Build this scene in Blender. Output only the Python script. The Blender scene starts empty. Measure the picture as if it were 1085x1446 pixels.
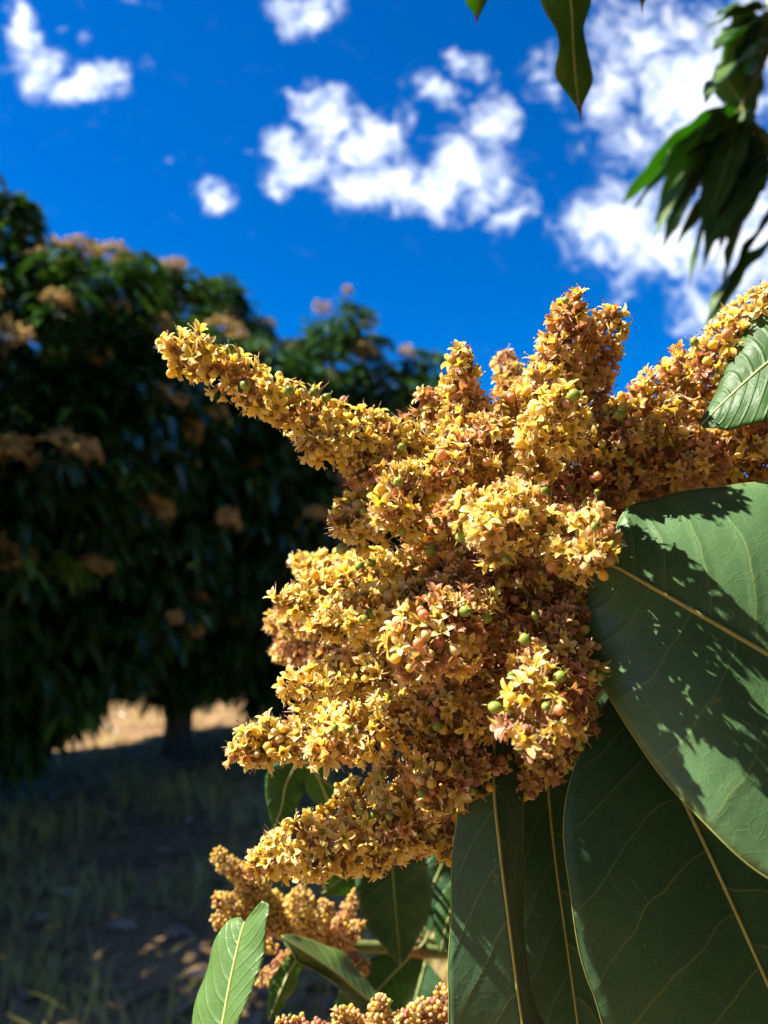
import bpy, math, random
import numpy as np
from mathutils import Vector, Matrix
rng = np.random.default_rng(7); random.seed(7)
SC = bpy.context.scene
COL = SC.collection
# ------------------------------------------------------------------ camera
CAM_H = 1.45; FPX = 1087.0; HOR = 850.0                       # focal length and horizon row in photo pixels (1085 x 1446)
TH = math.atan((HOR-723.0)/FPX)
C0 = np.array([0, 0, CAM_H]); FW = np.array([0, math.cos(TH), math.sin(TH)]); UP = np.array([0, -math.sin(TH), math.cos(TH)]); RT = np.array([1.0, 0, 0])
cd = bpy.data.cameras.new('camera'); cam = bpy.data.objects.new('camera', cd); COL.objects.link(cam)
cam.location = (0, 0, CAM_H); cam.rotation_euler = (math.pi/2+TH, 0, 0)
cd.sensor_fit = 'VERTICAL'; cd.sensor_height = 36; cd.sensor_width = 27; cd.lens = 36*FPX/1446.0
cd.clip_start = 0.01; cd.clip_end = 3000
cd.dof.use_dof = True; cd.dof.focus_distance = 0.362; cd.dof.aperture_fstop = 7.0
SC.camera = cam
# ------------------------------------------------------------------ light, sky, exposure
SUN = np.array([-0.60, -0.06, 0.80]); SUN = SUN/np.linalg.norm(SUN)   # towards the sun
sl = bpy.data.lights.new('sun', 'SUN'); sun = bpy.data.objects.new('sun', sl); COL.objects.link(sun)
sl.energy = 5.0; sl.angle = math.radians(0.53); sl.color = (1.0, 0.93, 0.80)
sun.rotation_euler = Vector(SUN).to_track_quat('Z', 'Y').to_euler(); sun.location = (-6, 3, 12)
SC.view_settings.view_transform = 'Standard'; SC.view_settings.look = 'None'
SC.view_settings.exposure = 1.80; SC.view_settings.gamma = 1.0; SC.view_settings.use_curve_mapping = False
SC.cycles.use_denoising = True
try: SC.cycles.denoiser = 'OPENIMAGEDENOISE'
except Exception: pass
SC.cycles.max_bounces = 6; SC.cycles.diffuse_bounces = 3; SC.cycles.transmission_bounces = 4; SC.cycles.glossy_bounces = 2; SC.cycles.sample_clamp_indirect = 6.0

def P(px, py, d):
    return C0 + d*(FW + (px-542.5)/FPX*RT + (723.0-py)/FPX*UP)
def PX(p):
    q = np.asarray(p)-C0; d = q@FW
    return 542.5+FPX*(q@RT)/d, 723.0-FPX*(q@UP)/d, d

class NT:                                                      # small node-tree helper
    def __init__(s, tree): s.t = tree; s.n = tree.nodes; s.n.clear()
    def new(s, kind, **kw):
        nd = s.n.new(kind)
        for k, v in kw.items(): setattr(nd, k, v)
        return nd
    def put(s, sock, v):
        if isinstance(v, bpy.types.NodeSocket): s.t.links.new(v, sock)
        elif v is not None: sock.default_value = v
    def math(s, op, a, b=None, c=None, clamp=False):
        nd = s.new('ShaderNodeMath', operation=op, use_clamp=clamp)
        for i, v in enumerate((a, b, c)):
            if v is not None: s.put(nd.inputs[i], v)
        return nd.outputs[0]
    def vec(s, op, a, b=None):
        nd = s.new('ShaderNodeVectorMath', operation=op); s.put(nd.inputs[0], a)
        if b is not None:
            s.put(nd.inputs[3 if op == 'SCALE' else 1], b)
        return nd.outputs['Value' if op in ('LENGTH', 'DOT_PRODUCT', 'DISTANCE') else 'Vector']
    def mix(s, fac, a, b, blend='MIX'):
        nd = s.new('ShaderNodeMix', data_type='RGBA', blend_type=blend)
        s.put(nd.inputs[0], fac); s.put(nd.inputs[6], a); s.put(nd.inputs[7], b); return nd.outputs[2]
    def ramp(s, v, lo, hi, a=0.0, b=1.0, smooth=True):
        nd = s.new('ShaderNodeMapRange', interpolation_type='SMOOTHSTEP' if smooth else 'LINEAR')
        for i, x in enumerate((v, lo, hi, a, b)): s.put(nd.inputs[i], x)
        return nd.outputs[0]
    def noise(s, vec, scale, detail=4, rough=0.55, dist=0.0, out=0):
        nd = s.new('ShaderNodeTexNoise'); s.put(nd.inputs['Vector'], vec)
        nd.inputs['Scale'].default_value = scale; nd.inputs['Detail'].default_value = detail
        nd.inputs['Roughness'].default_value = rough; nd.inputs['Distortion'].default_value = dist
        return nd.outputs[out]

wd = bpy.data.worlds.new('World'); SC.world = wd; wd.use_nodes = True
def build_world():
    w = NT(wd.node_tree)
    out = w.new('ShaderNodeOutputWorld'); bg = w.new('ShaderNodeBackground'); bg.inputs['Strength'].default_value = 0.05
    sky = w.new('ShaderNodeTexSky', sky_type='NISHITA', sun_disc=False)
    sky.sun_elevation = math.asin(SUN[2]); sky.sun_rotation = math.atan2(SUN[0], SUN[1])
    sky.altitude = 600; sky.air_density = 1.0; sky.dust_density = 0.5; sky.ozone_density = 3.0
    hs = w.new('ShaderNodeHueSaturation'); hs.inputs['Saturation'].default_value = 1.55; hs.inputs['Value'].default_value = 0.95
    w.put(hs.inputs['Color'], sky.outputs[0])
    base = w.mix(1.0, hs.outputs[0], (0.62, 0.86, 1.12, 1), 'MULTIPLY')
    g = w.new('ShaderNodeTexCoord').outputs['Generated']
    sp = w.new('ShaderNodeSeparateXYZ'); w.put(sp.inputs[0], g)
    y = w.math('MAXIMUM', sp.outputs[1], 0.04)
    ab = w.new('ShaderNodeCombineXYZ'); w.put(ab.inputs[0], w.math('DIVIDE', sp.outputs[0], y)); w.put(ab.inputs[1], w.math('DIVIDE', sp.outputs[2], y))
    ab = ab.outputs[0]
    # ragged outlines: warp the direction by two octaves of noise
    n1 = w.vec('SUBTRACT', w.noise(ab, 9.0, 5, 0.6, out=1), (0.5, 0.5, 0.5))
    wp = w.vec('ADD', ab, w.vec('SCALE', n1, 0.105))
    acc = None
    for (cx, cy, rx, ry, rot, k) in CLOUDS:
        d = P(cx, cy, 1.0)-C0
        c = (d[0]/d[1], d[2]/d[1], 0)
        mp = w.new('ShaderNodeMapping', vector_type='TEXTURE')
        w.put(mp.inputs['Vector'], wp); mp.inputs['Location'].default_value = c
        mp.inputs['Rotation'].default_value = (0, 0, math.radians(-rot)); mp.inputs['Scale'].default_value = (rx/FPX*1.6, ry/FPX*1.6, 1)
        v = w.math('MULTIPLY', w.math('SUBTRACT', 1.0, w.vec('LENGTH', mp.outputs[0]), clamp=True), k)
        acc = v if acc is None else w.math('SMOOTH_MAX', acc, v, 0.12)
    front = w.ramp(sp.outputs[1], 0.25, 0.4)
    acc = w.math('MULTIPLY', acc, front)
    # fair-weather cloud goes on out of view, its cover raised to whiten fill light
    zz = w.math('MAXIMUM', sp.outputs[2], 0.06)
    fl = w.vec('SCALE', g, w.math('DIVIDE', 1.0, w.math('ADD', zz, 0.25)))
    gen = w.ramp(w.noise(fl, 2.3, 6, 0.55), 0.47, 0.70, 0.0, 0.9)
    seen = w.math('MULTIPLY', w.ramp(w.math('ABSOLUTE', w.math('DIVIDE', sp.outputs[0], y)), 0.62, 0.75, 1.0, 0.0), w.ramp(w.math('DIVIDE', sp.outputs[2], y), 0.95, 1.1, 1.0, 0.0))
    seen = w.math('MULTIPLY', seen, front)
    gen = w.math('MULTIPLY', w.math('MULTIPLY', gen, w.math('SUBTRACT', 1.0, seen)), w.ramp(sp.outputs[2], 0.0, 0.12))
    acc = w.math('MAXIMUM', acc, gen)
    fb = w.noise(ab, 24.0, 9, 0.74, 0.5)
    dens = w.math('ADD', acc, w.math('MULTIPLY', w.math('SUBTRACT', fb, 0.52), w.math('MULTIPLY', w.math('MINIMUM', w.math('MULTIPLY', acc, 4.0), 1.0), 1.9)))
    mask = w.ramp(dens, 0.12, 0.95)
    shade = w.ramp(w.noise(ab, 24.0, 5, 0.6), 0.30, 0.70)
    cc = w.mix(shade, (6.0, 6.9, 8.6, 1), (9.2, 9.5, 9.9, 1))
    w.put(bg.inputs['Color'], w.mix(w.math('MULTIPLY', mask, 0.97), base, cc))
    w.t.links.new(bg.outputs[0], out.inputs[0])
CLOUDS = [  # centre, half sizes (photo pixels, taken as directions), turn, weight
 (28, 40, 24, 52, -20, .9), (62, 100, 40, 46, -35, .95), (112, 128, 62, 34, 5, .95), (152, 112, 28, 30, 0, .7), (205, 102, 16, 13, 0, .5), (120, 62, 14, 22, 0, .4), (85, 30, 14, 10, 0, .35),
 (430, 20, 52, 44, -10, .9), (300, 277, 34, 20, 0, .75), (382, 262, 30, 13, 5, .6), (402, 142, 22, 10, 10, .5), (345, 212, 14, 8, 0, .3), (238, 224, 10, 8, 0, .3),
 (462, 158, 46, 42, -20, 1), (505, 205, 62, 52, -35, 1), (428, 232, 60, 34, 0, 1), (535, 262, 76, 42, 0, 1), (610, 268, 70, 36, 5, 1), (668, 245, 66, 46, 20, 1), (690, 180, 34, 56, 0, .9), (722, 300, 26, 44, 30, .75), (748, 268, 16, 30, -10, .6), (400, 205, 26, 30, 0, .8),
 (612, 132, 44, 24, 35, .8), (654, 92, 30, 24, 20, .75), (580, 170, 14, 26, -20, .45),
 (770, 112, 36, 46, -15, .55), (920, 60, 120, 90, 0, .75), (990, 130, 130, 110, 0, .95), (870, 120, 70, 80, 0, .65), (900, 205, 80, 60, 20, .7), (1010, 230, 90, 80, 0, .95),
 (890, 325, 90, 66, 0, 1), (960, 345, 100, 60, 0, 1), (1050, 330, 90, 90, 0, 1), (1002, 440, 52, 40, 0, .85), (880, 405, 34, 16, 0, .35), (1060, 60, 80, 80, 0, .9),
 (30, 300, 40, 22, 10, .45), (532, 556, 40, 16, 0, .45), (195, 0, 36, 12, 0, .35), (470, 480, 20, 8, 0, .2)]
build_world()

# ------------------------------------------------------------------ materials
def material(name):
    m = bpy.data.materials.new(name); m.use_nodes = True; return m, NT(m.node_tree)
def finish(t, color, rough=0.5, spec=0.5, trans=0.0, tcol=None, bump=None, coat=0.0):
    out = t.new('ShaderNodeOutputMaterial'); b = t.new('ShaderNodeBsdfPrincipled')
    t.put(b.inputs['Base Color'], color); t.put(b.inputs['Roughness'], rough); b.inputs['Specular IOR Level'].default_value = spec
    b.inputs['Coat Weight'].default_value = coat; b.inputs['Coat Roughness'].default_value = 0.25
    if bump is not None: t.put(b.inputs['Normal'], bump)
    sh = b.outputs[0]
    if trans > 0:
        tr = t.new('ShaderNodeBsdfTranslucent'); t.put(tr.inputs['Color'], tcol if tcol is not None else color)
        mx = t.new('ShaderNodeMixShader'); mx.inputs[0].default_value = trans
        t.t.links.new(sh, mx.inputs[1]); t.t.links.new(tr.outputs[0], mx.inputs[2]); sh = mx.outputs[0]
    t.t.links.new(sh, out.inputs[0])
def bump(t, h, strength, dist):
    nd = t.new('ShaderNodeBump'); nd.inputs['Strength'].default_value = strength; nd.inputs['Distance'].default_value = dist
    t.put(nd.inputs['Height'], h); return nd.outputs[0]

def petal_mat():
    m, t = material('petal')
    a = t.new('ShaderNodeAttribute', attribute_name='Col').outputs['Color']
    co = t.new('ShaderNodeTexCoord').outputs['Object']
    r = t.new('ShaderNodeObjectInfo').outputs['Random']
    n = t.noise(co, 900.0, 2)
    c = t.mix(t.ramp(n, 0.45, 0.8, 0.0, 0.10), a, (0.70, 0.34, 0.12, 1))
    finish(t, c, 0.38, 0.4, 0.48, t.mix(1.0, c, (1.0, 0.90, 0.50, 1), 'MULTIPLY'))
    return m
def attr_mat(name, rough, spec, trans=0.0, ttint=(1, 1, 1, 1), nscale=60.0, bumpd=0.0):
    m, t = material(name)
    a = t.new('ShaderNodeAttribute', attribute_name='Col').outputs['Color']
    co = t.new('ShaderNodeTexCoord').outputs['Object']
    n = t.noise(co, nscale, 3)
    c = t.mix(1.0, a, t.mix(n, (0.72, 0.72, 0.72, 1), (1.25, 1.25, 1.2, 1)), 'MULTIPLY')
    finish(t, c, rough, spec, trans, t.mix(1.0, c, ttint, 'MULTIPLY'), bump(t, n, 0.5, bumpd) if bumpd else None)
    return m
def fruit_mat():
    m, t = material('fruitlet_skin')
    co = t.new('ShaderNodeTexCoord').outputs['Object']
    c = t.mix(t.ramp(t.noise(co, 1.6, 3), 0.35, 0.7), (0.17, 0.24, 0.03, 1), (0.34, 0.34, 0.06, 1))
    finish(t, c, 0.3, 0.5); return m
def leaf_mat(name, dark, light, vein, nveins, slant=0.42, rough=0.38, trans=0.16, ttint=(1.5, 2.1, 0.45, 1), blotch=0.5, spec=0.5):
    """leaf blade: u runs base to tip, v from -1 to 1 across; side veins leave the midrib and sweep to the tip"""
    m, t = material(name)
    uv = t.new('ShaderNodeUVMap').outputs[0]; co = t.new('ShaderNodeTexCoord').outputs['Object']
    s = t.new('ShaderNodeSeparateXYZ'); t.put(s.inputs[0], uv)
    wob = t.math('SUBTRACT', t.noise(co, 26.0, 2), 0.5)
    v = t.math('SUBTRACT', t.math('MULTIPLY', s.outputs[1], 2.0), 1.0); av = t.math('ABSOLUTE', v)
    side = t.math('MULTIPLY', t.math('SIGN', v), 0.22)
    sw = t.math('MULTIPLY', t.math('POWER', av, 1.45), slant*nveins*0.36)
    ph = t.math('ADD', t.math('SUBTRACT', t.math('ADD', t.math('MULTIPLY', s.outputs[0], nveins), side), sw), t.math('MULTIPLY', wob, 0.55))
    fr = t.math('ABSOLUTE', t.math('SUBTRACT', t.math('FRACT', ph), 0.5))
    fade = t.ramp(av, 0.75, 1.0, 1.0, 0.25)
    vm = t.math('MULTIPLY', t.ramp(fr, 0.0, 0.030, 1.0, 0.0), fade)
    vb = t.ramp(fr, 0.0, 0.20, 1.0, 0.0)
    vo = t.new('ShaderNodeTexVoronoi', feature='DISTANCE_TO_EDGE'); vo.inputs['Scale'].default_value = 155.0
    t.put(vo.inputs['Vector'], t.vec('ADD', co, t.vec('SCALE', t.noise(co, 120.0, 2, out=1), 0.006)))
    net = t.ramp(vo.outputs['Distance'], 0.0, 0.07, 1.0, 0.0)
    vo2 = t.new('ShaderNodeTexVoronoi', feature='DISTANCE_TO_EDGE'); vo2.inputs['Scale'].default_value = 520.0
    t.put(vo2.inputs['Vector'], co)
    net2 = t.ramp(vo2.outputs['Distance'], 0.0, 0.12, 1.0, 0.0)
    c = t.mix(t.math('MULTIPLY', t.ramp(t.noise(co, 30.0, 4), 0.3, 0.72), blotch), dark, light)
    c = t.mix(t.math('MULTIPLY', net, 0.07), c, vein); c = t.mix(t.math('MULTIPLY', net2, 0.04), c, vein)
    c = t.mix(t.math('MULTIPLY', vm, 0.62), c, vein)
    spk = t.ramp(t.noise(co, 420.0, 1), 0.74, 0.80)              # dust specks
    c = t.mix(t.math('MULTIPLY', spk, 0.25), c, (0.45, 0.48, 0.36, 1))
    spot = t.ramp(t.noise(co, 95.0, 2), 0.715, 0.745)            # pale scars
    c = t.mix(t.math('MULTIPLY', spot, 0.35), c, (0.30, 0.27, 0.12, 1))
    h = t.math('ADD', t.math('ADD', t.math('MULTIPLY', vb, 0.45), t.math('MULTIPLY', net, 0.08)), t.math('MULTIPLY', t.noise(co, 55.0, 3), 1.2))
    finish(t, c, t.ramp(t.noise(co, 70.0, 3), 0.2, 0.8, rough-0.05, rough+0.12), spec, trans, t.mix(1.0, c, ttint, 'MULTIPLY'), bump(t, h, 0.75, 0.0009))
    return m
def plain_mat(name, a, b, scale, rough=0.6, spec=0.4, bd=0.001, trans=0.0):
    m, t = material(name); co = t.new('ShaderNodeTexCoord').outputs['Object']; n = t.noise(co, scale, 5)
    finish(t, t.mix(t.ramp(n, 0.3, 0.7), a, b), rough, spec, trans, None, bump(t, n, 0.5, bd)); return m
def ground_mat():
    m, t = material('dry_soil'); co = t.new('ShaderNodeTexCoord').outputs['Object']
    n = t.noise(co, 0.9, 6, 0.65); f = t.noise(co, 26.0, 5, 0.7)
    c = t.mix(t.ramp(n, 0.35, 0.68), (0.15, 0.078, 0.034, 1), (0.30, 0.185, 0.085, 1))
    c = t.mix(t.ramp(f, 0.42, 0.70, 0.0, 0.6), c, (0.42, 0.29, 0.15, 1))
    c = t.mix(t.ramp(t.noise(co, 2.4, 3), 0.55, 0.75, 0.0, 0.5), c, (0.15, 0.13, 0.04, 1))
    finish(t, c, 0.9, 0.2, 0, None, bump(t, t.math('ADD', n, f), 0.8, 0.03)); return m
M = dict(
    petal=petal_mat(), fruit=fruit_mat(), ground=ground_mat(),
    bgleaf=attr_mat('far_leaf', 0.17, 0.5, 0.14, (1.7, 2.1, 0.5, 1), 8.0),
    grass=attr_mat('dry_grass', 0.7, 0.2, 0.2, (1, 1, .8, 1), 3.0),
    litter=attr_mat('dead_leaf', 0.45, 0.5, 0.1, (1, 1, 1, 1), 14.0),
    bloom=attr_mat('far_blossom', 0.7, 0.2, 0.2, (1, 1, 1, 1), 40.0, 0.01),
    bark=plain_mat('bark', (0.045, 0.035, 0.027, 1), (0.12, 0.098, 0.075, 1), 22.0, 0.9, 0.2, 0.012),
    twig=plain_mat('green_twig', (0.10, 0.14, 0.035, 1), (0.20, 0.21, 0.07, 1), 90.0, 0.5, 0.4, 0.0005),
    rachis=plain_mat('rachis', (0.22, 0.10, 0.045, 1), (0.34, 0.24, 0.08, 1), 140.0, 0.5, 0.4, 0.0004),
    midrib=plain_mat('midrib', (0.34, 0.33, 0.085, 1), (0.44, 0.41, 0.13, 1), 120.0, 0.4, 0.5, 0.0003, 0.1),
    midrib_pale=plain_mat('midrib_pale', (0.30, 0.36, 0.11, 1), (0.40, 0.42, 0.16, 1), 120.0, 0.4, 0.5, 0.0003, 0.1),
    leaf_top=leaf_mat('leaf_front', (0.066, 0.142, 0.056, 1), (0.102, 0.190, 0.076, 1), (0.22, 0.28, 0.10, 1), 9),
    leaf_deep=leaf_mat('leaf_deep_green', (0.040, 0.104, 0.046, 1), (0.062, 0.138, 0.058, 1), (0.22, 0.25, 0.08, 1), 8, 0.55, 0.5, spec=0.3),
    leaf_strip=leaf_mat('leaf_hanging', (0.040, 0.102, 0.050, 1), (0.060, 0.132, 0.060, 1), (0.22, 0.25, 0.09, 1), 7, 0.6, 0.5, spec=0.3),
    leaf_under=leaf_mat('leaf_underside', (0.085, 0.17, 0.028, 1), (0.12, 0.22, 0.04, 1), (0.20, 0.27, 0.07, 1), 10, 0.6, 0.45, 0.5),
    leaf_young=leaf_mat('leaf_young', (0.07, 0.15, 0.035, 1), (0.11, 0.20, 0.05, 1), (0.30, 0.34, 0.10, 1), 12, 0.5, 0.36, 0.22),
    leaf_mid=leaf_mat('leaf_mid_green', (0.035, 0.10, 0.022, 1), (0.06, 0.15, 0.03, 1), (0.18, 0.26, 0.07, 1), 11, 0.6, 0.46, 0.30, spec=0.35),
    leaf_tip=plain_mat('scorched_tip', (0.06, 0.022, 0.012, 1), (0.14, 0.055, 0.025, 1), 60.0, 0.7, 0.3, 0.0004),
    bract=plain_mat('bract', (0.30, 0.36, 0.08, 1), (0.42, 0.42, 0.13, 1), 80.0, 0.5, 0.4, 0.0004, 0.3),
)
# ------------------------------------------------------------------ mesh helpers
def mesh(name, V, T, mat, colors=None, uv=None, smooth=True):
    """V (n,3), T (m,3 or 4) index array"""
    V = np.asarray(V, np.float32); T = np.asarray(T, np.int32); k = T.shape[1]
    me = bpy.data.meshes.new(name); me.vertices.add(len(V)); me.vertices.foreach_set('co', V.ravel())
    me.loops.add(T.size); me.loops.foreach_set('vertex_index', T.ravel())
    me.polygons.add(len(T)); me.polygons.foreach_set('loop_start', np.arange(len(T), dtype=np.int32)*k)
    me.polygons.foreach_set('use_smooth', np.full(len(T), smooth))
    if colors is not None:
        a = me.color_attributes.new('Col', 'FLOAT_COLOR', 'POINT')
        a.data.foreach_set('color', np.hstack([np.asarray(colors, np.float32), np.ones((len(V), 1), np.float32)]).ravel())
    if uv is not None:
        l = me.uv_layers.new(name='UVMap'); l.data.foreach_set('uv', np.asarray(uv, np.float32)[T.ravel()].ravel())
    me.materials.append(mat); me.update(); me.validate(); return me
def link(name, data, parent=None, kind=None):
    o = bpy.data.objects.new(name, data); COL.objects.link(o)
    if parent is not None: o.parent = parent
    if kind: o['kind'] = kind
    return o
def thing(name, label, cat, loc, group=None):
    o = link(name, None); o.location = [float(x) for x in loc]; o.empty_display_size = 0.02
    o['label'] = label; o['category'] = cat
    if group: o['group'] = group
    return o
def org(o): return np.array(o.location)
def tube_arrays(pts, rad, seg=8, cap=True):
    pts = np.asarray(pts, float); n = len(pts); rad = np.broadcast_to(np.asarray(rad, float), (n,))
    tan = np.gradient(pts, axis=0); tan /= np.linalg.norm(tan, axis=1, keepdims=True)+1e-12
    ref = np.array([0.31, 0.17, 0.93]); V = []
    for i in range(n):
        a = np.cross(tan[i], ref); a /= np.linalg.norm(a)+1e-9; b = np.cross(tan[i], a)
        for k in range(seg):
            q = 2*math.pi*k/seg; V.append(pts[i]+rad[i]*(math.cos(q)*a+math.sin(q)*b))
    T = []
    for i in range(n-1):
        for k in range(seg):
            a, b = i*seg+k, i*seg+(k+1) % seg
            T += [(a, b, b+seg), (a, b+seg, a+seg)]
    if cap:
        V += [pts[0], pts[-1]]
        for k in range(seg):
            T += [(n*seg, (k+1) % seg, k), (n*seg+1, (n-1)*seg+k, (n-1)*seg+(k+1) % seg)]
    return np.array(V), np.array(T)
def tube(name, pts, rad, mat, parent, seg=8):
    V, T = tube_arrays(pts, rad, seg); return link(name, mesh(name, V-org_of(parent), T, mat), parent)
def org_of(o):
    while o.parent is not None: o = o.parent
    return org(o)
def crom(pts, n):
    """Catmull-Rom through the points, n samples"""
    p = np.asarray(pts, float); p = np.vstack([2*p[0]-p[1], p, 2*p[-1]-p[-2]]); m = len(p)-3
    u = np.linspace(0, m-1e-6, n); i = u.astype(int); f = (u-i)[:, None]
    a, b, c, d = p[i], p[i+1], p[i+2], p[i+3]
    return 0.5*((2*b)+(c-a)*f+(2*a-5*b+4*c-d)*f*f+(3*b-a-3*c+d)*f**3)
def join(parts):
    V = []; T = []; off = 0
    for v, t in parts: V.append(v); T.append(np.asarray(t)+off); off += len(v)
    return np.vstack(V), np.vstack(T)

def grid_ell(rx, rz, seg, rings, z0=0.0):
    V = [(0, 0, z0-rz)]; T = []
    for i in range(1, rings):
        a = math.pi*i/rings
        for k in range(seg): q = 2*math.pi*k/seg; V.append((rx*math.sin(a)*math.cos(q), rx*math.sin(a)*math.sin(q), z0-rz*math.cos(a)))
    V.append((0, 0, z0+rz)); e = len(V)-1
    for k in range(seg):
        T.append((0, 1+(k+1) % seg, 1+k)); T.append((e, e-seg+k, e-seg+(k+1) % seg))
        for i in range(rings-2):
            a, b = 1+i*seg+k, 1+i*seg+(k+1) % seg; T += [(a, b, b+seg), (a, b+seg, a+seg)]
    return np.array(V, float), np.array(T)

# ------------------------------------------------------------------ the ground
def build_ground():
    xs = np.concatenate([[-900, -300, -100, -40], np.linspace(-16, 16, 81), [40, 100, 300, 900]]); ys = np.concatenate([[-300, -80, -20], np.linspace(-6, 24, 81), [40, 90, 250, 900]])
    X, Y = np.meshgrid(xs, ys); Z = 0.03*np.sin(X*1.7+Y*0.6)+0.025*np.sin(Y*2.3-X)+0.02*np.sin(X*4.1+1)*np.sin(Y*3.7)
    Z = np.where((abs(X) < 17) & (Y > -7) & (Y < 25), Z, 0); n = len(xs)
    V = np.stack([X, Y, Z], -1).reshape(-1, 3); i = np.arange(len(ys)-1)[:, None]*n+np.arange(n-1)[None]
    T = np.stack([i, i+1, i+n+1, i+n], -1).reshape(-1, 4)
    o = link('ground', mesh('ground', V, T, M['ground']), kind='structure')
def ghz(x, y): return 0.03*np.sin(x*1.7+y*0.6)+0.025*np.sin(y*2.3-x)+0.02*np.sin(x*4.1+1)*np.sin(y*3.7)
build_ground()
def build_grass():
    n = 42000
    y = 1.6+11*rng.random(n)**1.5; x = (rng.random(n)-0.5)*(2.6+y*1.25)-0.4
    clump = np.sin(x*3.1+1.3*np.sin(y*2.2))*np.sin(y*2.7+x)+0.45*rng.standard_normal(n)
    k = clump > -0.15; x, y, clump = x[k], y[k], clump[k]; n = len(x)
    h = (0.07+0.20*rng.random(n))*(0.6+0.5*np.clip(clump, 0, 1)); a = rng.random(n)*6.283; lean = 0.3+0.8*rng.random(n)
    b = np.stack([x, y, ghz(x, y)-0.004], 1); d = np.stack([np.cos(a), np.sin(a), 0*a], 1); s = np.stack([-np.sin(a), np.cos(a), 0*a], 1)
    V = []; w = 0.0022+0.002*rng.random(n)
    for t, ww in ((0, 1), (0.45, .8), (0.8, .5), (1, .12)):
        c = b+d*(h*lean*t*t)[:, None]+np.array([0, 0, 1])*(h*(t-0.25*t*t*lean))[:, None]
        V += [c-s*(w*ww)[:, None], c+s*(w*ww)[:, None]]
    V = np.stack(V, 1).reshape(-1, 3); q = []
    for j in range(3): q.append([2*j, 2*j+1, 2*j+3, 2*j+2])
    T = (np.arange(n)[:, None, None]*8+np.array(q)[None]).reshape(-1, 4)
    u = rng.random((n, 1)); c = np.array([0.54, 0.42, 0.15])*(1-u)+np.array([0.28, 0.29, 0.06])*u; c *= 0.7+0.5*rng.random((n, 1))
    o = link('dry_grass', mesh('dry_grass', V, T, M['grass'], np.repeat(c, 8, 0)), kind='stuff'); o['label'] = 'sparse dry grass tufts on the shaded orchard floor'; o['category'] = 'grass'
def build_litter():
    n = 5200
    y = 1.8+12*rng.random(n)**1.2; x = (rng.random(n)-0.5)*(3+y*1.3)-0.5; a = rng.random(n)*6.283; L = 0.05+0.09*rng.random(n)
    d = np.stack([np.cos(a), np.sin(a), 0.25*rng.standard_normal(n)], 1); s = np.stack([-np.sin(a), np.cos(a), 0.35*rng.standard_normal(n)], 1)
    b = np.stack([x, y, ghz(x, y)+0.012], 1); V = []
    for t, ww in ((-.5, .15), (-.15, 1), (.2, .9), (.5, .1)):
        c = b+d*(L*t)[:, None]; c[:, 2] += L*0.35*(abs(t))**1.5*rng.random(n); wv = s*(L*0.17*ww)[:, None]
        e = np.zeros((n, 3)); e[:, 2] = L*0.08*ww
        V += [c-wv+e, c, c+wv+e]
    V = np.stack(V, 1).reshape(-1, 3); q = []
    for j in range(3): q += [[3*j, 3*j+1, 3*j+4, 3*j+3], [3*j+1, 3*j+2, 3*j+5, 3*j+4]]
    T = (np.arange(n)[:, None, None]*12+np.array(q)[None]).reshape(-1, 4)
    u = rng.random((n, 1)); c = np.array([0.17, 0.085, 0.04])*(1-u)+np.array([0.36, 0.26, 0.17])*u
    o = link('fallen_leaves', mesh('fallen_leaves', V, T, M['litter'], np.repeat(c, 12, 0)), kind='stuff'); o['label'] = 'dry brown fallen leaves scattered over the orchard floor'; o['category'] = 'leaf litter'
build_grass(); build_litter()

# ------------------------------------------------------------------ orchard trees
def leaf_cloud(base, dirs, L, W, droop, cols):
    """many simple folded leaves as one array pair; base (n,3), dirs (n,3) unit"""
    n = len(base); s = np.cross(dirs, np.array([0, 0, 1.0])); s /= np.linalg.norm(s, axis=1, keepdims=True)+1e-9
    up = np.cross(s, dirs); V = []
    for t, ww in ((0.0, .12), (.3, .9), (.65, .85), (1.0, .04)):
        c = base+dirs*(L*t)[:, None]; c[:, 2] -= L*droop*t*t
        wv = s*(W*ww)[:, None]; f = up*(W*ww*0.35)[:, None]
        V += [c-wv+f, c, c+wv+f]
    V = np.stack(V, 1).reshape(-1, 3); q = []
    for j in range(3): q += [[3*j, 3*j+1, 3*j+4, 3*j+3], [3*j+1, 3*j+2, 3*j+5, 3*j+4]]
    T = (np.arange(n)[:, None, None]*12+np.array(q)[None]).reshape(-1, 4)
    return V, T, np.repeat(cols, 12, 0)
def whorls(cent, outd, per, r):
    """leaf bases and directions of drooping whorls at given points"""
    n = len(cent)*per; b = np.repeat(cent, per, 0)+r.standard_normal((n, 3))*0.025
    a = r.random(n)*6.283; d = np.stack([np.cos(a), np.sin(a), r.random(n)*0.75-0.42], 1)+0.55*np.repeat(outd, per, 0)
    d /= np.linalg.norm(d, axis=1, keepdims=True); return b, d
def crown_points(n, c, R, r, lumps):
    """points in the crown's outer layers with an uneven, clumped outline"""
    d = r.standard_normal((n, 3)); d /= np.linalg.norm(d, axis=1, keepdims=True)
    k = 1+0.10*np.sin(d@np.array(lumps[0])+lumps[2])+0.09*np.sin(d@np.array(lumps[1])+lumps[3])
    sh = np.where(r.random(n) < 0.62, 0.90+0.12*r.random(n), 0.35+0.6*r.random(n))
    z = d[:, 2].copy(); flat = np.where(z < 0, 0.86, 1.0)
    return c+d*np.array(R)*(k*sh)[:, None]*np.stack([np.ones(n), np.ones(n), flat], 1), d
BLOOM = []
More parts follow.
